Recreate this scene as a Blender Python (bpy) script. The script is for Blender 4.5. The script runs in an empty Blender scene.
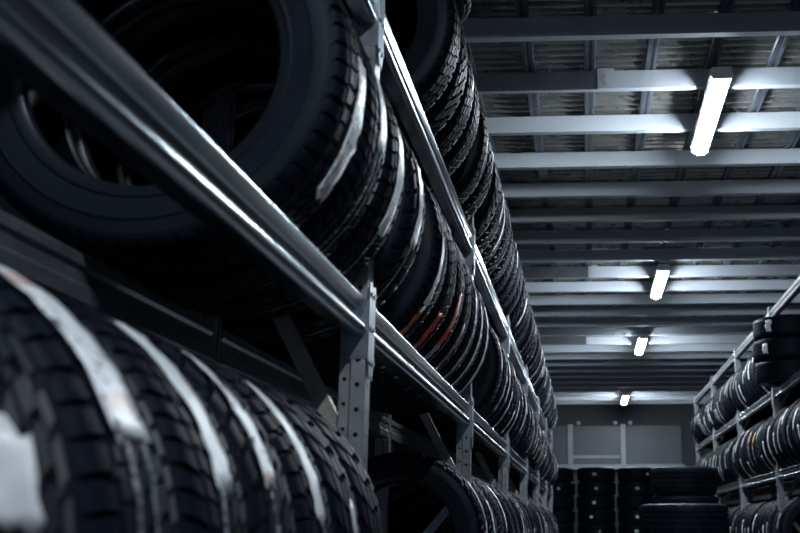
import bpy, bmesh, math, random
from mathutils import Vector, Matrix

random.seed(11)
PI = math.pi
R = math.radians
scene = bpy.context.scene
COL = scene.collection
H = 1.30                     # camera height; all z below are given relative to the camera and lifted by H
FLOOR = 0.0

# ------------------------------------------------------------------ materials
def new_mat(name):
    m = bpy.data.materials.new(name)
    m.use_nodes = True
    nt = m.node_tree
    return m, nt, nt.nodes['Principled BSDF']

def noise(nt, scale, detail=4.0, rough=0.55, coord='Object', stretch=(1, 1, 1)):
    tc = nt.nodes.new('ShaderNodeTexCoord')
    mp = nt.nodes.new('ShaderNodeMapping')
    mp.inputs['Scale'].default_value = stretch
    n = nt.nodes.new('ShaderNodeTexNoise')
    n.inputs['Scale'].default_value = scale
    n.inputs['Detail'].default_value = detail
    n.inputs['Roughness'].default_value = rough
    nt.links.new(tc.outputs[coord], mp.inputs['Vector'])
    nt.links.new(mp.outputs['Vector'], n.inputs['Vector'])
    return n

def ramp(nt, src, stops):
    r = nt.nodes.new('ShaderNodeValToRGB')
    while len(r.color_ramp.elements) < len(stops):
        r.color_ramp.elements.new(0.5)
    for e, (p, c) in zip(r.color_ramp.elements, stops):
        e.position = p
        e.color = (c[0], c[1], c[2], 1)
    nt.links.new(src, r.inputs['Fac'])
    return r

def simple(name, c0, c1, rough=(0.4, 0.6), metal=0.0, scale=8.0, bump=0.0, stretch=(1, 1, 1), spec=0.5, bscale=60):
    m, nt, b = new_mat(name)
    n = noise(nt, scale, stretch=stretch)
    r = ramp(nt, n.outputs['Fac'], [(0.3, c0), (0.7, c1)])
    nt.links.new(r.outputs['Color'], b.inputs['Base Color'])
    rr = ramp(nt, n.outputs['Fac'], [(0.3, (rough[0],) * 3), (0.7, (rough[1],) * 3)])
    nt.links.new(rr.outputs['Color'], b.inputs['Roughness'])
    b.inputs['Metallic'].default_value = metal
    b.inputs['Specular IOR Level'].default_value = spec
    if bump:
        n2 = noise(nt, bscale, 3)
        bp = nt.nodes.new('ShaderNodeBump')
        bp.inputs['Strength'].default_value = bump
        bp.inputs['Distance'].default_value = 0.002
        nt.links.new(n2.outputs['Fac'], bp.inputs['Height'])
        nt.links.new(bp.outputs['Normal'], b.inputs['Normal'])
    return m

def print_mat(name, paper, ink, lo, hi, su=70, sv=140, rough=0.35, second=None):
    """A printed sticker: paper colour with blotches of ink, from the strip's own UVs (u along, v across, metres)."""
    m, nt, b = new_mat(name)
    n = noise(nt, 1.0, 2.5, 0.5, 'UV', (su, sv, 1))
    r = ramp(nt, n.outputs['Fac'], [(lo, ink), (hi, paper)])
    col = r.outputs['Color']
    if second:
        n2 = noise(nt, 1.0, 1.0, 0.5, 'UV', (18, 4, 1))
        r2 = ramp(nt, n2.outputs['Fac'], [(0.60, (0, 0, 0)), (0.63, (1, 1, 1))])
        mx = nt.nodes.new('ShaderNodeMixRGB')
        nt.links.new(r2.outputs['Color'], mx.inputs['Fac'])
        nt.links.new(col, mx.inputs['Color1'])
        mx.inputs['Color2'].default_value = (*second, 1)
        col = mx.outputs['Color']
    nt.links.new(col, b.inputs['Base Color'])
    n3 = noise(nt, 1.0, 2.0, 0.5, 'UV', (60, 60, 1))
    bp = nt.nodes.new('ShaderNodeBump')
    bp.inputs['Strength'].default_value = 0.5
    bp.inputs['Distance'].default_value = 0.003
    nt.links.new(n3.outputs['Fac'], bp.inputs['Height'])
    nt.links.new(bp.outputs['Normal'], b.inputs['Normal'])
    b.inputs['Roughness'].default_value = rough
    return m

M = {}
M['tread'] = simple('tread_rubber', (.0035, .0050, .0095), (.006, .0085, .015), (.46, .60), 0, 14, .15, spec=.07)
M['side'] = simple('sidewall_rubber', (.009, .0125, .019), (.013, .0175, .026), (.42, .54), 0, 6, .1, spec=.16)
M['bead'] = simple('bead_rubber', (.010, .013, .019), (.015, .019, .027), (.26, .36), 0, 6, spec=.45)
M['liner'] = simple('liner_rubber', (.006, .008, .012), (.010, .012, .018), (.42, .55), 0, 10)
M['galv'] = simple('galvanised_steel', (.26, .29, .325), (.31, .34, .375), (.18, .22), .97, 5, 0)
M['galv_dull'] = simple('dull_galvanised_steel', (.30, .33, .37), (.42, .45, .49), (.34, .44), .85, 25, .05)
M['brace'] = simple('worn_brace_steel', (.34, .30, .25), (.56, .53, .48), (.35, .5), .2, 22)
M['post'] = simple('weathered_upright_steel', (.33, .335, .34), (.47, .475, .48), (.30, .42), .5, 18, .05)
M['dark_steel'] = simple('dark_grey_steel', (.09, .10, .115), (.13, .142, .16), (.4, .5), .2, 9)  # darker grey for the purlin sleeves and the top front beams
M['purlin'] = simple('painted_purlin', (.36, .39, .43), (.43, .46, .50), (.45, .6), .0, 3, stretch=(.4, 1, 1))
M['deck'] = simple('roof_sheet_metal', (.20, .205, .21), (.34, .325, .30), (.24, .34), .65, 5, stretch=(1, 3, 1))
M['batten'] = simple('roof_batten_steel', (.10, .115, .14), (.17, .19, .22), (.28, .4), .85, 12)
M['wall'] = simple('dark_wall', (.014, .017, .022), (.024, .028, .035), (.7, .85), 0, 2)
M['panel'] = simple('grey_wall_panel', (.048, .054, .063), (.068, .074, .084), (.45, .6), 0, 2.2)
M['frame'] = simple('pale_frame_paint', (.17, .185, .21), (.23, .245, .27), (.4, .5), 0, 6)
M['floor'] = simple('concrete_floor', (.17, .185, .205), (.24, .255, .275), (.4, .6), 0, 1.5, .1)
M['housing'] = simple('lamp_housing_paint', (.68, .70, .72), (.76, .78, .80), (.4, .5), 0, 5)
M['white'] = print_mat('white_sticker', (.86, .88, .90), (.52, .54, .58), .34, .42)
M['white2'] = print_mat('worn_white_sticker', (.88, .90, .92), (.16, .17, .20), .37, .42, 75, 45, second=(.66, .50, .46))
M['silver'] = print_mat('silver_sticker', (.62, .65, .70), (.10, .11, .14), .46, .52, 110, 70)
M['red'] = print_mat('red_lettered_sticker', (.78, .050, .045), (.05, .012, .014), .40, .45, 120, 35)
M['rosy'] = print_mat('rose_sticker', (.46, .30, .33), (.07, .05, .07), .46, .52, 120, 60)
M['amber'] = print_mat('orange_lettered_sticker', (.60, .13, .04), (.05, .02, .02), .46, .5, 120, 35)
M['yellow'] = print_mat('yellow_sticker', (.85, .50, .06), (.55, .30, .03), .34, .42)
M['plain'] = print_mat('plain_pale_sticker', (.76, .75, .77), (.64, .63, .66), .35, .5, 12, 12)
M['bright'] = print_mat('bright_white_sticker', (.90, .91, .93), (.74, .76, .79), .3, .42, 40, 40)
M['paint'] = print_mat('worn_painted_line', (.26, .28, .32), (.035, .04, .05), .46, .58, 160, 60, .5)
def emit(name, col, s):
    m, nt, b = new_mat(name)
    b.inputs['Base Color'].default_value = (.8, .8, .8, 1)
    b.inputs['Emission Color'].default_value = (*col, 1)
    b.inputs['Emission Strength'].default_value = s
    return m
M['glow'] = emit('lit_diffuser', (.80, .91, 1.0), 235.0)

# ------------------------------------------------------------------ helpers
def link(name, bm, mat, parent=None, smooth=None):
    me = bpy.data.meshes.new(name)
    bmesh.ops.recalc_face_normals(bm, faces=bm.faces[:])
    bm.to_mesh(me); bm.free()
    return link_me(name, me, mat, parent, smooth)

def link_me(name, me, mat, parent=None, smooth=None):
    if mat is not None and not me.materials:
        me.materials.append(mat)
    if smooth:
        me.polygons.foreach_set('use_smooth', [True] * len(me.polygons))
        try:
            me.set_sharp_from_angle(angle=R(smooth))
        except Exception:
            pass
    o = bpy.data.objects.new(name, me)
    COL.objects.link(o)
    if parent:
        o.parent = parent
    return o

def empty(name, loc, label=None, cat=None, group=None, rot=(0, 0, 0)):
    o = bpy.data.objects.new(name, None)
    o.empty_display_size = .05
    COL.objects.link(o)
    o.location = loc; o.rotation_euler = rot
    tag(o, label, cat, group)
    return o

def tag(o, label=None, cat=None, group=None, kind=None):
    if label: o['label'] = label
    if cat: o['category'] = cat
    if group: o['group'] = group
    if kind: o['kind'] = kind
    return o

def box(bm, x0, x1, y0, y1, z0, z1):
    v = [bm.verts.new((x, y, z)) for x in (x0, x1) for y in (y0, y1) for z in (z0, z1)]
    for f in ((0, 1, 3, 2), (4, 6, 7, 5), (0, 4, 5, 1), (2, 3, 7, 6), (0, 2, 6, 4), (1, 5, 7, 3)):
        bm.faces.new([v[i] for i in f])

def bevel(bm, w, seg=2):
    bmesh.ops.bevel(bm, geom=bm.edges[:] , offset=w, segments=seg, affect='EDGES', profile=.5)

def prism(bm, poly, axis, a0, a1, caps=True):
    """closed 2-D polygon swept along an axis. axis 'y': poly is (x,z); axis 'x': (y,z); axis 'z': (x,y)."""
    def P(p, a):
        return {'y': (p[0], a, p[1]), 'x': (a, p[0], p[1]), 'z': (p[0], p[1], a)}[axis]
    n = len(poly)
    A = [bm.verts.new(P(p, a0)) for p in poly]
    B = [bm.verts.new(P(p, a1)) for p in poly]
    for i in range(n):
        j = (i + 1) % n
        bm.faces.new((A[i], A[j], B[j], B[i]))
    if caps:
        bm.faces.new(A[::-1]); bm.faces.new(B)

def bar(bm, p0, p1, w, t, up=(0, 1, 0)):
    """flat bar from p0 to p1, w wide (in the plane normal to up x dir), t thick along up"""
    p0, p1 = Vector(p0), Vector(p1)
    d = (p1 - p0).normalized(); u = Vector(up).normalized(); s = d.cross(u).normalized()
    v = []
    for p in (p0, p1):
        for a, b_ in ((-1, -1), (1, -1), (1, 1), (-1, 1)):
            v.append(bm.verts.new(p + s * a * w / 2 + u * b_ * t / 2))
    for i in range(4):
        j = (i + 1) % 4
        bm.faces.new((v[i], v[j], v[4 + j], v[4 + i]))
    bm.faces.new(v[:4][::-1]); bm.faces.new(v[4:])

def cyl(bm, p0, p1, r, seg=12):
    p0, p1 = Vector(p0), Vector(p1)
    d = p1 - p0
    m = Matrix.Translation((p0 + p1) / 2) @ d.to_track_quat('Z', 'Y').to_matrix().to_4x4()
    bmesh.ops.create_cone(bm, cap_ends=True, segments=seg, radius1=r, radius2=r, depth=d.length, matrix=m)

ORD = ['zeroth', 'first', 'second', 'third', 'fourth', 'fifth', 'sixth', 'seventh', 'eighth', 'ninth', 'tenth', 'eleventh', 'twelfth']

# ------------------------------------------------------------------ camera
PITCH, YAW, FPX = R(13.12), R(3.0), 1111.0
cam_d = bpy.data.cameras.new('camera')
cam_d.sensor_width = 36.0
cam_d.lens = FPX * 36.0 / 800.0
cam_d.shift_x = -0.159
cam_d.clip_start = .02
cam_d.dof.use_dof = True
cam_d.dof.focus_distance = 4.0
cam_d.dof.aperture_fstop = 5.6
cam = bpy.data.objects.new('camera', cam_d)
COL.objects.link(cam)
cam.location = (0, 0, H)
cam.rotation_euler = (PI / 2 + PITCH, 0, YAW)
scene.camera = cam

# ------------------------------------------------------------------ tyre meshes (axis = local Y, centre at origin)
TR, TB, TW = .308, .203, .198         # outer radius, bead radius, width

def tread_half():
    """profile of the tread from -Y shoulder to +Y shoulder: (axial, radius, kind)  kind 0 fixed, 1 shoulder block, 2 centre rib"""
    h = TW / 2
    pts = [(-h * .985, .286, 0), (-h * .955, .2935, 1), (-h * .90, .3005, 1), (-h * .80, .3050, 1), (-.057, .3065, 1)]
    gr = [(-.057, -.049), (-.022, -.014), (.014, .022), (.049, .057)]
    for k, (a, b) in enumerate(gr):
        if k: pts.append((a, .308 if k in (1, 2, 3) else .3065, 2))
        pts.append((a + .001, .3005, 0)); pts.append((b - .001, .3005, 0))
        if k < 3: pts.append((b, .308, 2))
    pts += [(.057, .3065, 1), (h * .80, .3050, 1), (h * .90, .3005, 1), (h * .955, .2935, 1), (h * .985, .286, 0)]
    return pts

def side_profile():
    h = TW / 2
    return [(h * .985, .286), (h * .99, .2835), (h * 1.005, .2825), (h * 1.03, .272), (h * 1.04, .262), (h * 1.062, .2605), (h * 1.062, .2575),
            (h * 1.04, .256), (h * 1.02, .242), (h * .985, .230), (h * .975, .226), (h * 1.0, .2235), (h * .995, .2195), (h * .955, .217),
            (h * .93, .2085), (h * .90, .2045), (h * .80, .2015), (h * .70, .2030), (h * .66, .2075)]

def liner_profile():
    h = TW / 2
    half = [(h * .66, .2075), (h * .72, .217), (h * .86, .236), (h * .92, .256), (h * .88, .274), (h * .74, .2885), (h * .4, .2925)]
    return half + [(-a, r) for a, r in half[::-1]]

def lathe(bm, prof, seg, closed=False):
    rings = []
    for i in range(seg):
        t = 2 * PI * i / seg
        c, s = math.cos(t), math.sin(t)
        rings.append([bm.verts.new((r * c, a, r * s)) for a, r in prof])
    for i in range(seg):
        A, B = rings[i], rings[(i + 1) % seg]
        for j in range(len(prof) - 1):
            bm.faces.new((A[j], A[j + 1], B[j + 1], B[j]))

def tread_bm(pitch, slant, zig, depth_mid, bm=None):
    bm = bm or bmesh.new()
    prof = tread_half()
    fr = [0.0, .70, .76, .94]
    low = [0, 0, 1, 1]
    rings = []
    for p in range(pitch):
        vary = 1 + .12 * math.sin(p * 2.3)
        for q in range(4):
            ring = []
            for (a, r, k) in prof:
                sl = slant * a / .1 + zig * abs(a) / .1
                off = 0
                if k == 2: off = .5 if a > 0 else .2
                t = 2 * PI * (p + min(.985, fr[q] * (vary if q in (1, 2) else 1)) + (sl if k else slant * a / .1) + (off if k == 2 else 0)) / pitch
                rr = r
                if low[q]:
                    if k == 1: rr -= .0062 if r > .295 else .004
                    if k == 2: rr -= depth_mid
                ring.append(bm.verts.new((rr * math.cos(t), a, rr * math.sin(t))))
            rings.append(ring)
    n = len(rings)
    for i in range(n):
        A, B = rings[i], rings[(i + 1) % n]
        for j in range(len(prof) - 1):
            bm.faces.new((A[j], A[j + 1], B[j + 1], B[j]))
    return bm

def to_me(name, bm, mats):
    bmesh.ops.recalc_face_normals(bm, faces=bm.faces[:])
    me = bpy.data.meshes.new(name)
    bm.to_mesh(me); bm.free()
    for m in mats: me.materials.append(m)
    me.polygons.foreach_set('use_smooth', [True] * len(me.polygons))
    try: me.set_sharp_from_angle(angle=R(32))
    except Exception: pass
    return me

VARIANTS = [dict(pitch=62, slant=.5, zig=.35, depth_mid=.0035), dict(pitch=44, slant=1.1, zig=0., depth_mid=.0055),
            dict(pitch=72, slant=0., zig=1.3, depth_mid=.0025), dict(pitch=38, slant=-.6, zig=.9, depth_mid=.0058)]
TREADS = [to_me('tread', tread_bm(**v), [M['tread']]) for v in VARIANTS]
def side_me(sgn):
    bm = bmesh.new()
    lathe(bm, [(a * sgn, r) for a, r in side_profile()[:13]], 128)
    return to_me('sidewall', bm, [M['side']])
def bead_me(sgn):
    bm = bmesh.new()
    lathe(bm, [(a * sgn, r) for a, r in side_profile()[12:]], 128)
    return to_me('bead', bm, [M['bead']])
SIDES = [side_me(-1), side_me(1)]
BEADS = [bead_me(-1), bead_me(1)]
bm = bmesh.new(); lathe(bm, liner_profile(), 96)
LINER = to_me('inner_liner', bm, [M['liner']])
def whole(v):
    b = tread_bm(**v)
    n0 = len(b.faces)
    for s in (-1, 1): lathe(b, [(a * s, r) for a, r in side_profile()], 72)
    lathe(b, liner_profile(), 48)
    b.faces.ensure_lookup_table()
    for f in b.faces[n0:]: f.material_index = 1
    bmesh.ops.remove_doubles(b, verts=b.verts[:], dist=1e-6)
    return to_me('tyre', b, [M['tread'], M['side']])
WHOLES = [whole(v) for v in VARIANTS]

def strip_me(a0, a1, arc0, arc1, wob=.0011, seg=None, r=.3088, ragged=False, seed=1):
    """sticker lying on the tread: axial a0..a1, angles in degrees"""
    rnd = random.Random(seed)
    seg = seg or max(6, int(abs(arc1 - arc0) / 3))
    bm = bmesh.new()
    uvl = bm.loops.layers.uv.new('UVMap')
    na = 4
    grid, info = [], {}
    for i in range(seg + 1):
        t = R(arc0 + (arc1 - arc0) * i / seg)
        row = []
        e0 = rnd.uniform(-.004, .004) if ragged else 0
        e1 = rnd.uniform(-.004, .004) if ragged else 0
        for j in range(na + 1):
            a = a0 + e0 + (a1 + e1 - a0 - e0) * j / na
            tt = t
            if ragged and i in (0, seg): tt += R(rnd.uniform(-1.6, 1.6))
            rr = r + abs(rnd.gauss(0, wob)) + .0004
            v = bm.verts.new((rr * math.cos(tt), a, rr * math.sin(tt)))
            info[v] = (rr * t + seed * 3.7, a + seed * 1.3)
            row.append(v)
        grid.append(row)
    for i in range(seg):
        for j in range(na):
            bm.faces.new((grid[i][j], grid[i + 1][j], grid[i + 1][j + 1], grid[i][j + 1]))
    for f in bm.faces:
        for l in f.loops:
            l[uvl].uv = info[l.vert]
    bmesh.ops.recalc_face_normals(bm, faces=bm.faces[:])
    ex = bmesh.ops.solidify(bm, geom=bm.faces[:], thickness=-.0004)
    me = bpy.data.meshes.new('sticker')
    bm.to_mesh(me); bm.free()
    me.polygons.foreach_set('use_smooth', [True] * len(me.polygons))
    return me

_strip_cache = {}
def strip(mat, a0, a1, arc0, arc1, ragged=True, seed=1, **k):
    key = (mat, a0, a1, arc0, arc1, ragged, seed)
    if key not in _strip_cache:
        me = strip_me(a0, a1, arc0, arc1, ragged=ragged, seed=seed, **k)
        me.materials.append(M[mat])
        _strip_cache[key] = me
    return _strip_cache[key]

STICKER_NAMES = {'white': 'white sticker', 'white2': 'worn white sticker', 'silver': 'silver grey sticker', 'red': 'red lettered sticker',
                 'rosy': 'rose grey sticker', 'amber': 'orange lettered sticker', 'yellow': 'yellow sticker', 'plain': 'plain pale sticker', 'bright': 'bright white sticker'}

def mark(child_of, spec, s, centre, rotm=None, flat=False):
    mat, a0, a1, b0, b1, seed = spec
    me = strip(mat, a0, a1, b0, b1, mat != 'paint', seed)
    o = bpy.data.objects.new('paint_line' if mat == 'paint' else 'sticker', me)
    COL.objects.link(o)
    o.parent = child_of
    o.location = centre
    o.scale = s
    if flat: o.rotation_euler = (PI / 2, 0, 0)
    o['label'] = 'thin worn grey painted line' if mat == 'paint' else STICKER_NAMES[mat]
    return o

def tyre(centre, label, var=0, detail=True, marks=(), rs=1.0, ws=1.0, group=None, flat=False, yaw=0.0, cat='tyre'):
    """centre (world). Standing: axis along Y, root at the lowest point. Flat: axis vertical, root under the middle."""
    cx, cy, cz = centre
    s = (rs, ws, rs)
    down = TW * 1.062 / 2 * ws if flat else TR * rs
    if detail:
        root = empty('tyre', (cx, cy, cz - down), label, cat, group, (0, 0, yaw))
        c = (0, 0, down)
        for nm, me in (('tread', TREADS[var]), ('sidewall', SIDES[0]), ('sidewall', SIDES[1]), ('bead', BEADS[0]), ('bead', BEADS[1]), ('inner_liner', LINER)):
            o = bpy.data.objects.new(nm, me)
            COL.objects.link(o); o.parent = root; o.location = c; o.scale = s
            if flat: o.rotation_euler = (PI / 2, 0, 0)
        for sp in marks: mark(root, sp, s, c, flat=flat)
    else:
        root = bpy.data.objects.new('tyre', WHOLES[var])
        COL.objects.link(root)
        root.location = centre; root.scale = s
        root.rotation_euler = (PI / 2 if flat else 0, 0, yaw)
        tag(root, label, cat, group)
        for sp in marks:
            mark(root, sp, (1, 1, 1), (0, 0, 0))
    return root

# ------------------------------------------------------------------ racks
FX, RX = -.44, -.75                   # front face of the front beams, inner face of the rear beams (left rack)
BT = .045                             # beam thickness
ZF0, ZF1 = .372, .450                 # front beam, camera-relative, middle shelf
ZR0, ZR1 = .325, .400                 # rear beam, one hole lower
LEV = {'lower': -.75, 'middle': 0.0, 'upper': .68, 'top': 1.36}
MIR = 1.16                            # right rack = mirror of the left one about x = MIR / 2

def seat(r, lev, gap=.0065):
    fx, fz = FX - BT + .002, ZF1 + LEV[lev]
    rx, rz = RX - .004 + .004, ZR1 + LEV[lev]
    mx, mz = (fx + rx) / 2, (fz + rz) / 2
    dx, dz = fx - rx, fz - rz
    L = math.hypot(dx, dz)
    h = math.sqrt((r + gap) ** 2 - (L / 2) ** 2)
    return mx - dz / L * h, mz + dx / L * h

def perforated(bm, origin, du, dv, width, length, pitch, rad, thick, off=0.0):
    """strip of plate, holes along v; origin corner, du/dv unit vectors"""
    o, du, dv = Vector(origin), Vector(du), Vector(dv)
    n = du.cross(dv) * thick
    cells = int(round(length / pitch))
    prev = None
    for k in range(cells):
        v0, v1 = k * pitch, (k + 1) * pitch
        vc = v0 + pitch / 2 + off
        outer, inner = [], []
        for (a, b) in ((0, 0), (.5, 0), (1, 0), (1, .5), (1, 1), (.5, 1), (0, 1), (0, .5)):
            outer.append(o + du * width * a + dv * (v0 + (v1 - v0) * b))
        for i in range(8):
            t = R(-135 + 45 * i)
            inner.append(o + du * (width / 2 + rad * math.cos(t)) + dv * (vc + rad * math.sin(t)))
        f_o = [bm.verts.new(p) for p in outer]; f_i = [bm.verts.new(p) for p in inner]
        b_o = [bm.verts.new(p + n) for p in outer]; b_i = [bm.verts.new(p + n) for p in inner]
        for i in range(8):
            j = (i + 1) % 8
            bm.faces.new((f_o[i], f_o[j], f_i[j], f_i[i]))
            bm.faces.new((b_o[i], b_i[i], b_i[j], b_o[j]))
            bm.faces.new((f_i[i], f_i[j], b_i[j], b_i[i]))
            if i in (2, 3, 6, 7):
                bm.faces.new((f_o[i], b_o[i], b_o[j], f_o[j]))

def upright_me(height):
    """omega-section upright, front face towards +X at x=0, base at z=0, centred on y"""
    bm = bmesh.new()
    W, T = .058, .0025
    # front flange (faces +X), holes
    perforated(bm, (0, -W / 2 + .006, 0), (0, 1, 0), (0, 0, 1), W - .012, height, .05, .006, -T)
    for s in (-1, 1):
        y = s * W / 2
        # outer side strip, holes
        if s < 0:
            perforated(bm, (-.029, y, 0), (1, 0, 0), (0, 0, 1), .027, height, .05, .0052, -T, 0)
            perforated(bm, (-.054, y + .009, 0), (1, 0, 0), (0, 0, 1), .021, height, .05, .0045, -T, .012)
        else:
            perforated(bm, (-.029, y, 0), (1, 0, 0), (0, 0, 1), .027, height, .05, .0052, T, 0)
            perforated(bm, (-.054, y - .009, 0), (1, 0, 0), (0, 0, 1), .021, height, .05, .0045, T, .012)
        # rounded corner, step and rear lip
        prism(bm, [(-.002, y), (-.0005, y - s * .0015), (0, y - s * .006), (-T, y - s * .006), (-.004, y - s * .002)], 'z', 0, height)
        prism(bm, [(-.029, y), (-.033, y - s * .009), (-.033, y - s * .0115), (-.031, y - s * .0105), (-.027, y - s * .0025)], 'z', 0, height)
        prism(bm, [(-.054, y - s * .009), (-.054, y - s * .022), (-.0515, y - s * .022), (-.0515, y - s * .0115)], 'z', 0, height)
    # foot plate
    box(bm, -.075, .014, -.05, .05, 0, .006)
    me = bpy.data.meshes.new('upright')
    bmesh.ops.remove_doubles(bm, verts=bm.verts[:], dist=1e-6)
    bmesh.ops.recalc_face_normals(bm, faces=bm.faces[:])
    bm.to_mesh(me); bm.free()
    me.materials.append(M['post'])
    return me

def beam_profile(z0, z1, t):
    """rolled beam: fat rounded lower bead, recessed web, rounded upper bead with a ledge; front face at x=0 facing +X"""
    P = []
    h = z1 - z0
    def arc(cx, cz, r, a0, a1, n=6):
        for i in range(n + 1):
            a = R(a0 + (a1 - a0) * i / n)
            P.append((cx + r * math.cos(a), cz + r * math.sin(a)))
    P.append((-t, z0 + .004)); P.append((-t + .004, z0))
    arc(-.0165, z0 + .0165, .0165, -90, 55, 10)
    P += [(-.0165, z0 + .034), (-.0115, z1 - .030), (-.0075, z1 - .027), (-.0015, z1 - .007)]
    arc(-.006, z1 - .0045, .0045, 10, 90, 4)
    P.append((-t + .004, z1)); P.append((-t, z1 - .004))
    return P

def rear_profile(z0, z1, t):
    # plain folded section, face towards +X at x=0
    return [(-t, z0), (-.003, z0), (0, z0 + .003), (0, z0 + .026), (-.006, z0 + .032), (-.006, z1 - .024), (0, z1 - .018), (0, z1 - .003), (-.003, z1), (-t, z1)]

def connector_bm(z0, z1, sy):
    """end plate of a front beam at its own end (y=0), reaching sy outwards over the upright's face; hooks and a bolt"""
    bm = bmesh.new()
    # plate across the beam end
    box(bm, -.043, .001, -.0035 if sy < 0 else .0, .0 if sy < 0 else .0035, z0 - .045, z1 - .003)
    # tongue lying on the front of the upright, with a slanted lower corner
    y1 = sy * .028
    pl = [(0, z1 + .035), (y1, z1 + .03), (y1, z0 - .075), (y1 * .55, z0 - .085), (0, z0 - .045)]
    prism(bm, pl, 'x', .0012, .0042)
    for zz in (z0 - .05, z0 + .02, z1 + .012):
        cyl(bm, (.004, y1 * .55, zz), (.0075, y1 * .55, zz), .0055, 8)
    return bm

UP_H = 3.20
def build_rack(name, ys, side, levels, label, top_cut):
    """side 'left' or 'right'.  Built in left-rack coordinates, the root mirrors by a half turn for the right rack."""
    if side == 'left':
        root = empty(name, (0, 0, 0), label, 'rack')
        T = lambda y: y
    else:
        root = empty(name, (MIR, 0, 0), label, 'rack', None, (0, 0, PI))
        T = lambda y: -y
    ume = upright_me(top_cut)
    rear_x = RX - .004
    for i, y in enumerate(ys):
        u = link_me('upright', ume, None, root)
        u.location = (FX - .0015, T(y), 0)
        u2 = link_me('upright', ume, None, root)
        u2.location = (rear_x - BT + .0, T(y), 0)
        u2.rotation_euler = (0, 0, PI)
        # X shift so that the rear upright's outer face points backwards
        u2.location.x = rear_x - .056
        # braces between front and rear upright: zig-zag + horizontals
        xf, xr = FX - .036, rear_x - .022
        z = H + .14
        for zz in (H - .66, H + .14, H + .94):
            if zz + .2 > top_cut: continue
            bm = bmesh.new()
            bar(bm, (xf, 0, zz), (xr, 0, min(zz + .56, top_cut - .05)), .032, .022)
            b = link('diagonal_brace', bm, M['brace'], root)
            b.location = (0, T(y), 0)
            bm = bmesh.new()
            bar(bm, (xf, 0, zz - .02), (xr, 0, zz - .38), .032, .022)
            b = link('diagonal_brace', bm, M['galv_dull'], root)
            b.location = (0, T(y), 0)
    cache = {}
    for a, b in zip(ys[:-1], ys[1:]):
        L = abs(b - a) - .060
        mid = T((a + b) / 2)
        for lv in levels:
            dz = H + LEV[lv]
            key = (lv, round(L, 3))
            if key not in cache:
                bm = bmesh.new(); prism(bm, beam_profile(ZF0 + dz, ZF1 + dz, BT), 'y', -L / 2, L / 2)
                f = link('front_beam', bm, M['dark_steel'] if lv == 'top' else M['galv'], None, 24); f.location = (FX, mid, 0)
                bm = bmesh.new(); prism(bm, rear_profile(ZR0 + dz, ZR1 + dz, .045), 'y', -L / 2, L / 2)
                r = link('rear_beam', bm, M['galv_dull']); r.location = (rear_x, mid, 0)
                cs = []
                for sy in (-1, 1):
                    c = link('beam_connector', connector_bm(ZF0 + dz, ZF1 + dz, sy), M['galv_dull'])
                    cs.append(c)
                f.parent = root; r.parent = root
                for c, sy in zip(cs, (-1, 1)):
                    c.parent = f; c.location = (0, sy * L / 2, 0)
                cache[key] = (f, r, cs)
            else:
                f0, r0, cs0 = cache[key]
                f = f0.copy(); COL.objects.link(f); f.parent = root; f.location = (FX, mid, 0)
                r = r0.copy(); COL.objects.link(r); r.parent = root; r.location = (rear_x, mid, 0)
                for c0 in cs0:
                    c = c0.copy(); COL.objects.link(c); c.parent = f
    return root

LP = [.165 + 2.065 * k for k in range(8)]          # left uprights
RP = [7.30 + 2.30 * k for k in range(5)]           # right uprights
build_rack('tyre_rack', LP, 'left', ('lower', 'middle', 'upper'), 'long galvanised steel tyre rack along the left side, nearest to the viewer', H + 1.40)
build_rack('tyre_rack', RP, 'right', ('lower', 'middle', 'upper', 'top'), 'distant galvanised steel tyre rack along the right side of the aisle', H + 1.83)

# ------------------------------------------------------------------ tyres on the left rack
def left(lev, y, label, var=0, marks=(), rs=1.0, ws=1.0, detail=True, yaw=0.0, group=None):
    x, z = seat(TR * rs, lev)
    return tyre((x, y, z + H), label, var, detail, marks, rs, ws, group, False, yaw)

# lower shelf, foreground
low = [
    (.725, 1, [('plain', -.045, .018, 8, 21, 1)], 'blurred tyre at the bottom left corner with a plain rectangular pale sticker'),
    (.932, 0, [('white2', -.045, .030, 22, 82, 2), ('paint', -.028, -.018, -60, 22, 2), ('paint', .010, .018, -60, 22, 3)], 'blurred lower shelf tyre with the broadest long white sticker curving over its tread'),
    (1.138, 2, [('white', -.022, .030, 16, 55, 3), ('paint', -.016, -.006, -60, 16, 2)], 'lower shelf tyre with a thin lumpy white sticker, just right of the broadest one'),
    (1.343, 1, [('white2', -.040, .004, 17, 55, 4), ('paint', -.03, -.022, -60, 17, 4)], 'lower shelf tyre with a narrow white and orange flecked sticker, third from the corner one'),
    (1.549, 0, [('white', -.030, .020, 9, 51, 5), ('paint', .0, .010, -60, 9, 3)], 'lower shelf tyre with a ragged white sticker, second left of the foreground upright'),
    (1.753, 3, [('plain', -.002, .026, -2, 16, 6)], 'lower shelf tyre with coarse slanted tread blocks and a short pale sticker'),
    (1.958, 3, [], 'bare lower shelf tyre with coarse tread blocks, closest to the foreground upright'),
]
for y, v, mk, lb in low:
    left('lower', y, lb, v, mk, 1.0, .96, True, R(random.uniform(-.6, .6)))

left('lower', 4.105, 'upright tyre on the lower shelf just before the second upright, with dark open face', 1, [('white', -.02, .006, 0, 40, 8), ('paint', .02, .03, -20, 80, 3)], 1.0, .96)

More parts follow.
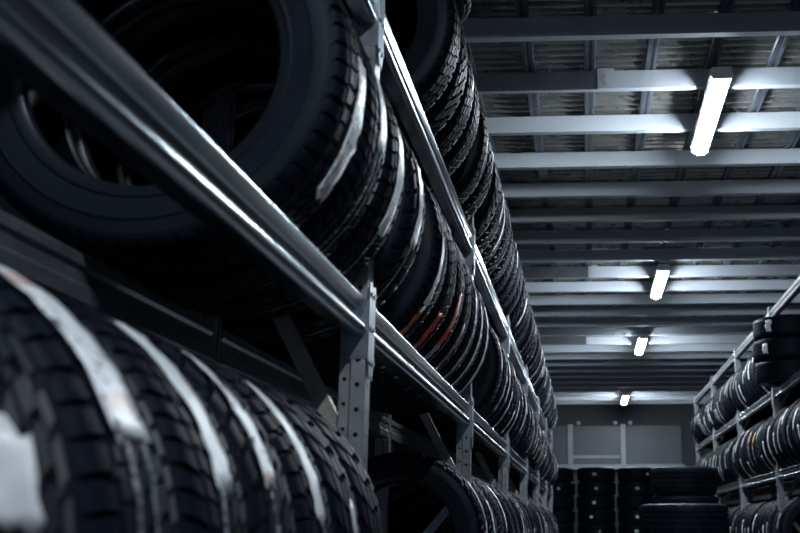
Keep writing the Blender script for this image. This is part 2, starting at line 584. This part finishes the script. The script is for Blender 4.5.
# middle shelf, first group
mid_a = [
    (1.66, 0, [('white2', .002, .060, -38, 6, 11)], 'big foreground tyre whose open face and wide hole fill the upper left'),
    (1.868, 2, [('white', -.016, .048, -9, 18, 12), ('paint', -.008, .000, -70, -9, 5), ('paint', .018, .026, -70, -9, 6)], 'middle shelf tyre with a short white sticker right behind the big foreground one'),
    (2.076, 0, [('white', -.025, .035, -28, 12, 13), ('paint', -.016, -.008, -80, -28, 4)], 'middle shelf tyre with a long white sticker, just before the foreground upright'),
    (2.37, 1, [('white', -.036, .012, -20, 18, 14), ('paint', -.026, -.018, -80, -20, 5)], 'middle shelf tyre with a slim white sticker, last before the dark gap'),
]
for y, v, mk, lb in mid_a:
    left('middle', y, lb, v, mk, 1.0, .97, True, R(random.uniform(-.5, .5)))

mid_b = [
    (2.790, 2, [('white', -.066, -.022, -32, 4, 21), ('amber', -.066, -.022, -62, -33, 21), ('paint', .02, .027, -75, 30, 5)], 'middle shelf tyre with an orange lettered sticker below a silver one, beyond the dark gap'),
    (3.002, 0, [('red', -.060, -.008, -54, -26, 22), ('silver', -.060, -.008, -68, -53, 22), ('paint', .02, .028, -70, 30, 6)], 'middle shelf tyre with a broad red lettered sticker, second beyond the dark gap'),
    (3.214, 2, [('red', -.060, -.008, -40, -8, 23), ('silver', -.060, -.008, -68, -39, 23), ('paint', .03, .037, -70, 30, 7)], 'middle shelf tyre with the highest red lettered sticker, third beyond the dark gap'),
    (3.426, 0, [('rosy', -.048, -.004, -50, -18, 24), ('paint', .01, .018, -70, 40, 8)], 'middle shelf tyre with a narrow rose grey sticker, beside the red lettered ones'),
    (3.638, 2, [('silver', -.034, .004, -60, 20, 25), ('paint', .03, .037, -70, 40, 9)], 'middle shelf tyre with a full length silver sticker, third before the second upright'),
    (3.850, 0, [('white', -.044, -.012, -56, 10, 26), ('paint', .012, .02, -70, 40, 10)], 'middle shelf tyre with a silver sticker near its edge, second before the second upright'),
    (4.062, 2, [('white', -.030, .006, -60, 16, 27), ('paint', .03, .037, -70, 40, 11)], 'middle shelf tyre with a bright stripe, touching the second upright of the left rack'),
]
for y, v, mk, lb in mid_b:
    left('middle', y, lb, v, mk, 1.0, .97, True, R(random.uniform(-.4, .4)))

KINDS = ['white', 'bright', 'bright', 'silver', 'bright', 'white2']
def random_marks(rnd, side, p=.8, extra=.35):
    out = []
    if rnd.random() < p:
        k = rnd.choice(KINDS)
        c = rnd.choice([-22, -8, 5, 15, 25, -32]); L = rnd.choice([12, 16, 22, 28])
        a = rnd.choice([-.03, -.015, .0])
        b0, b1 = c - L, c + L
        if side == 'right': b0, b1 = 180 - b1, 180 - b0
        out.append((k, a, a + rnd.choice([.030, .042, .054]), b0, b1, rnd.randint(1, 4)))
    if rnd.random() < extra:
        b0, b1 = (-70, 40) if side == 'left' else (140, 250)
        out.append(('paint', .022, .028, b0, b1, rnd.randint(1, 3)))
    return out

def describe(marks):
    for m in marks:
        if m[0] != 'paint': return 'tyre with ' + {'white': 'white', 'bright': 'bright white', 'white2': 'worn white', 'silver': 'silver', 'yellow': 'yellow'}[m[0]] + ' sticker'
    return 'bare black tyre'

def fill(side, lev, posts, y0, y1, first_no, gaps=(), detail_to=0, ws=.96, seed=1, special=None, p=.8):
    """tyres pressed side by side between the uprights; first_no = number of the first upright in posts as seen in the photograph"""
    rnd = random.Random(seed)
    n_out = 0
    for i in range(len(posts) - 1):
        room = posts[i + 1] - posts[i] - .066                # tyres fill the bay from upright to upright
        step = room / int(room / .2055)
        ws = (step - .0055) / (TW * 1.062)
        a, b = posts[i] + .033 + step / 2, posts[i + 1] - .033 - step / 2
        y, k = a, 0
        while y <= b + 1e-6:
            if y0 <= y <= y1 and not any(g0 <= y <= g1 for g0, g1 in gaps):
                k += 1
                mk = random_marks(rnd, side, p, .22 if side == 'left' else .0)
                if special and (i, k) in special: mk = special[(i, k)]
                lb = '%s, %s beyond the %s upright, %s shelf of %s rack' % (describe(mk), ORD[k], ORD[first_no + i], lev, side)
                rs = rnd.choice([1.0, 1.0, .985, .97]) * (1.035 if lev == 'upper' and side == 'left' else 1.0)
                x, z = seat(TR * rs, lev)
                if side == 'right': x = MIR - x
                tyre((x, y, z + H), lb, rnd.randint(0, 3), y < detail_to, mk, rs, ws, 'tyres on the %s shelf of the %s rack' % (lev, side), False, R(rnd.uniform(-.5, .5)))
                n_out += 1
            y += step
    return n_out

# upper shelf, first bay, standing above the upper beam
for k, y in enumerate([2.95, 3.148, 3.346, 3.545, 3.90, 4.12]):
    mk = [[], [('silver', -.02, -.006, 0, 24, 31)], [('white', -.01, .010, -6, 14, 32)], [], [('silver', -.02, .0, -24, -2, 33), ('paint', .02, .026, -70, 40, 3)], [('white', -.02, .004, -10, 6, 34)]][k]
    lb = ['upper shelf tyre seen from below, nearest the viewer, with chunky shoulder blocks', 'upper shelf tyre with a thin silver sticker, second from the viewer',
          'upper shelf tyre with a small white sticker, third from the viewer', 'bare upper shelf tyre, fourth from the viewer', 'upper shelf tyre showing a dark open face beyond a gap, with short silver sticker', 'upper shelf tyre with small white sticker, last before the second upright'][k]
    left('upper', y, lb, [0, 1, 0, 2, 0, 1][k], mk, 1.035, .91)
xs, zs = seat(TR * 1.035, 'upper')
tyre((-.680, 3.47, H + zs + TR * 1.035 + .003 + TW * 1.062 / 2), 'single tyre lying flat on top of the upright tyres of the left rack', 1, True, (), 1, 1, None, True)

LPX = LP[2:]                                        # from the second upright in the photograph (y = 4.165)
nL = fill('left', 'upper', LPX, 4.3, 14.4, 2, gaps=[(7.3, 7.5), (9.8, 10.1)], detail_to=6.3, seed=5, p=.55)
nL += fill('left', 'middle', LPX, 4.72, 14.4, 2, gaps=[(7.0, 7.2), (11.3, 11.6)], detail_to=6.3, seed=6, p=.85)
nL += fill('left', 'lower', LPX, 4.40, 14.6, 2, gaps=[(5.3, 5.45), (7.9, 8.2)], detail_to=6.3, seed=7, p=.4)

# ------------------------------------------------------------------ tyres on the right rack
ymark = lambda s: [('yellow', -.03, .012, 152, 172, s), ('silver', -.02, .004, 176, 210, s)]
sp = {(1, 5): ymark(1), (1, 4): ymark(2)}
nR = fill('right', 'middle', RP, 7.3, 16.4, 1, gaps=[(12.0, 12.2)], seed=8, special=sp, p=.95)
nR += fill('right', 'upper', RP, 9.7, 16.4, 1, gaps=[(12.5, 12.7)], seed=9, p=.95)
nR += fill('right', 'lower', RP, 9.2, 16.4, 1, gaps=[(10.2, 10.3), (13.9, 14.3)], seed=10, p=.8)
# three tyres lying flat on the upper shelf
flat_lb = ['lowest of three flat lying tyres on the upper shelf, right rack', 'middle of three flat lying tyres with white stickers, right rack upper shelf',
           'topmost of three flat lying tyres on the upper shelf, right rack']
zz = H + ZF1 + LEV['upper'] + .003
for k in range(3):
    hgt = TW * 1.062 * .85
    tyre((1.715 - .01 * (k == 1), 9.235 + .008 * k, zz + hgt / 2), flat_lb[k], [2, 0, 2][k], True,
         [[], [('white', -.05, .05, 136, 146, 41)], [('white', -.05, .06, 130, 140, 42)]][k], 1.0, .85, 'flat lying tyres on the right rack', True)
    zz += hgt + .002

# ------------------------------------------------------------------ stacks on the floor
def stack(x, y, n, rs, ws, name, jitter=.012, markp=0.0, seed=1, detail=False):
    rnd = random.Random(seed)
    hgt = TW * 1.062 * ws
    z = .002
    for k in range(n):
        mk = []
        if rnd.random() < markp:
            c = rnd.uniform(65, 112)
            mk = [(rnd.choice(['white', 'silver', 'bright']), -.02, .02, round(c), round(c + rnd.choice([6, 9, 12])), rnd.randint(1, 3))]
        pos = 'topmost' if k == n - 1 else ('bottom' if k == 0 else ORD[n - k] + ' from top')
        tyre((x + rnd.uniform(-jitter, jitter), y + rnd.uniform(-jitter, jitter), z + hgt / 2), '%s tyre in %s' % (pos, name), rnd.randint(0, 2), detail,
             mk, rs, ws, 'tyres in ' + name, True, R(rnd.uniform(-20, 20)))
        z += hgt + .0015
    return z

stack(.925, 10.75, 7, 1.02, 1.24, 'the tall floor stack beside the right rack', seed=21, detail=True)
stack(.700, 8.42, 6, 1.07, 1.145, 'the lower wide floor stack standing in the aisle', seed=22, detail=True)
for k, x in enumerate([-1.15, -.50, .15, .80, 1.45]):
    nm = ['the far left', 'the second', 'the middle', 'the fourth', 'the far right'][k]
    stack(x, 18.2 + .05 * (k % 2), 10, 1.0, 1.04, nm + ' stack by the back wall', markp=.75, seed=30 + k)

# ------------------------------------------------------------------ setting
XL, XR, Y0, Y1 = -1.75, 3.1, -7.0, 22.0
ZD = H + 2.43
def struct(name, bm, mat, parent=None, smooth=None):
    o = link(name, bm, mat, parent, smooth)
    if parent is None: o['kind'] = 'structure'
    return o
bm = bmesh.new(); box(bm, XL - .1, XR + .1, Y0, Y1 + .1, -.1, 0); struct('floor', bm, M['floor'])
bm = bmesh.new(); box(bm, XL - .1, XL, Y0, Y1, 0, ZD + .1); struct('wall_left', bm, M['wall'])
bm = bmesh.new(); box(bm, XR, XR + .1, Y0, Y1, 0, ZD + .1); struct('wall_right', bm, M['wall'])
bm = bmesh.new(); box(bm, XL, XR, Y1, Y1 + .1, 0, ZD + .1); wb = struct('wall_back', bm, M['wall'])
# pale cladding panels with frame on the upper back wall
for (x0, x1) in ((-1.7, -.36), (-.25, .66), (.79, 1.86)):
    bm = bmesh.new(); box(bm, x0, x1, Y1 - .03, Y1 - .001, H + 1.16, H + 1.90); struct('wall_panel', bm, M['panel'], wb)
for x in (-.305, .725):
    bm = bmesh.new(); box(bm, x - .05, x + .05, Y1 - .06, Y1 - .001, H + 1.16, H + 1.93); struct('wall_stile', bm, M['frame'], wb)
bm = bmesh.new(); box(bm, -.25, .66, Y1 - .05, Y1 - .031, H + 1.27, H + 1.33); struct('wall_rail', bm, M['frame'], wb)
bm = bmesh.new(); box(bm, -1.7, 1.9, Y1 - .09, Y1 - .001, H + 1.06, H + 1.155); struct('wall_rail', bm, M['frame'], wb)
for x in (-.14, .58, .87):
    bm = bmesh.new(); box(bm, x - .035, x + .035, Y1 - .06, Y1 - .001, H + 1.93, H + 1.99); struct('wall_bracket', bm, M['frame'], wb)

# roof: corrugated sheet, battens along the aisle, purlins across it
bm = bmesh.new()
PITCH_R = .080
rows = []
y = Y0
while y < Y1 - PITCH_R:
    for dy, dz in ((0, .010), (.044, .010), (.047, .004), (.049, -.010), (.053, -.017), (.059, -.020), (.065, -.017), (.069, -.010), (.071, .004), (.074, .010)):
        rows.append([bm.verts.new((x, y + dy, ZD + dz)) for x in (XL, XR)])
    y += PITCH_R
rows.append([bm.verts.new((x, Y1, ZD + .008)) for x in (XL, XR)])
for a, b in zip(rows[:-1], rows[1:]):
    bm.faces.new((a[0], a[1], b[1], b[0]))
# upper skin so that the sheet has thickness
top = [bm.verts.new((x, y, ZD + .05)) for x, y in ((XL, Y0), (XR, Y0), (XR, Y1), (XL, Y1))]
bm.faces.new(top)
roof = struct('ceiling', bm, M['deck'], None, 60)
PZ0, PZ1 = H + 2.29, H + 2.39
def batten_me():
    b = bmesh.new()
    y0, y1 = Y0, Y1 - .01
    z0, z1 = PZ1 + .001, ZD - .0125
    w = .030
    # hat section with two ribs
    prism(b, [(-w, z1), (-w, z0 + .004), (-w + .004, z0), (-.010, z0), (-.007, z0 + .008), (.007, z0 + .008), (.010, z0), (w - .004, z0), (w, z0 + .004), (w, z1)], 'y', y0, y1)
    me = bpy.data.meshes.new('batten'); bmesh.ops.recalc_face_normals(b, faces=b.faces[:]); b.to_mesh(me); b.free(); me.materials.append(M['batten'])
    return me
bme = batten_me()
x = -1.58
while x < XR - .05:
    o = link_me('roof_batten', bme, None, roof); o.location = (x, 0, 0)
    x += .325
def purlin_me():
    b = bmesh.new()
    t = .004
    poly = [(0, PZ0), (.050, PZ0), (.050, PZ0 + .014), (.046, PZ0 + .014), (.046, PZ0 + t), (t, PZ0 + t), (t, PZ1 - t), (.05, PZ1 - t), (.05, PZ1), (0, PZ1)]
    prism(b, poly, 'x', XL + .002, XR - .002)
    me = bpy.data.meshes.new('purlin'); bmesh.ops.recalc_face_normals(b, faces=b.faces[:]); b.to_mesh(me); b.free(); me.materials.append(M['purlin'])
    return me
pme = purlin_me()
PY = []
for k in range(-16, 26):
    y = 4.95 + .666 * k
    o = link_me('purlin', pme, None, roof); o.location = (0, y, 0)
    PY.append(y)
# lap joints where two purlin lengths overlap
def lap(x0, x1, k):
    y = 4.95 + .666 * k
    b = bmesh.new()
    box(b, x0, x1, y - .005, y - .0005, PZ0 - .006, PZ1 - .002)
    o = struct('purlin_sleeve', b, M['dark_steel'], roof)
    b = bmesh.new()
    box(b, x1, x1 + .09, y - .010, y - .0005, PZ0 - .004, PZ1 + .012)
    for zz in (PZ0 + .03, PZ1 - .03):
        cyl(b, (x1 + .045, y - .016, zz), (x1 + .045, y - .010, zz), .009, 8)
    struct('purlin_bracket', b, M['purlin'], roof)
lap(XL + .01, .085, 1)
lap(XL + .01, .04, 8)
lap(XL + .01, .02, 14)

# ------------------------------------------------------------------ ceiling lamps
def lamp(y, label):
    X = .712
    L = 1.13
    zb = H + 2.185
    root = empty('ceiling_lamp', (X, y, zb), label, 'lamp', 'ceiling lamps over the aisle')
    bm = bmesh.new()
    prism(bm, [(-.060, .052), (-.050, .040), (.050, .040), (.060, .052), (.05, .085), (-.05, .085)], 'y', -L / 2, L / 2)
    link('housing', bm, M['housing'], root)
    bm = bmesh.new()
    pts = [(-.040, .039)] + [(-.040 * math.cos(R(a)), .026 - .026 * math.sin(R(a))) for a in range(0, 181, 20)] + [(.040, .039)]
    prism(bm, pts, 'y', -L / 2 + .012, L / 2 - .012)
    link('diffuser', bm, M['glow'], root, 40)
    for s in (-1, 1):
        bm = bmesh.new()
        box(bm, -.050, .050, *(sorted((s * (L / 2 + .001), s * (L / 2 + .014)))), .022, .086)
        link('end_cap', bm, M['housing'], root)
    for yy in sorted(PY, key=lambda p: abs(p + .025 - y))[:2]:
        bm = bmesh.new()
        box(bm, -.05, .05, yy + .005 - y, yy + .045 - y, .0855, .1045)
        link('mounting_bracket', bm, M['galv_dull'], root)
lamp(5.895, 'nearest and largest lit strip lamp hanging from the roof purlins')
lamp(10.28, 'lit strip lamp in the middle of the row, second from the viewer')
lamp(14.0, 'small lit strip lamp, third in the row above the aisle')
lamp(20.2, 'farthest lit strip lamp, small and close to the back wall')
lamp(-.3, 'added strip lamp above the viewer, unseen, lighting the near left rack')  # added unseen lamp, brightens the near left beams and stickers

# ------------------------------------------------------------------ world and colour management
w = bpy.data.worlds.new('world')
scene.world = w
w.use_nodes = True
bg = w.node_tree.nodes['Background']
bg.inputs['Color'].default_value = (.32, .50, .85, 1)
bg.inputs['Strength'].default_value = .3
vs = scene.view_settings
vs.view_transform = 'Standard'
vs.look = 'None'
vs.gamma = 1.0
vs.use_curve_mapping = False
vs.exposure = 0.0
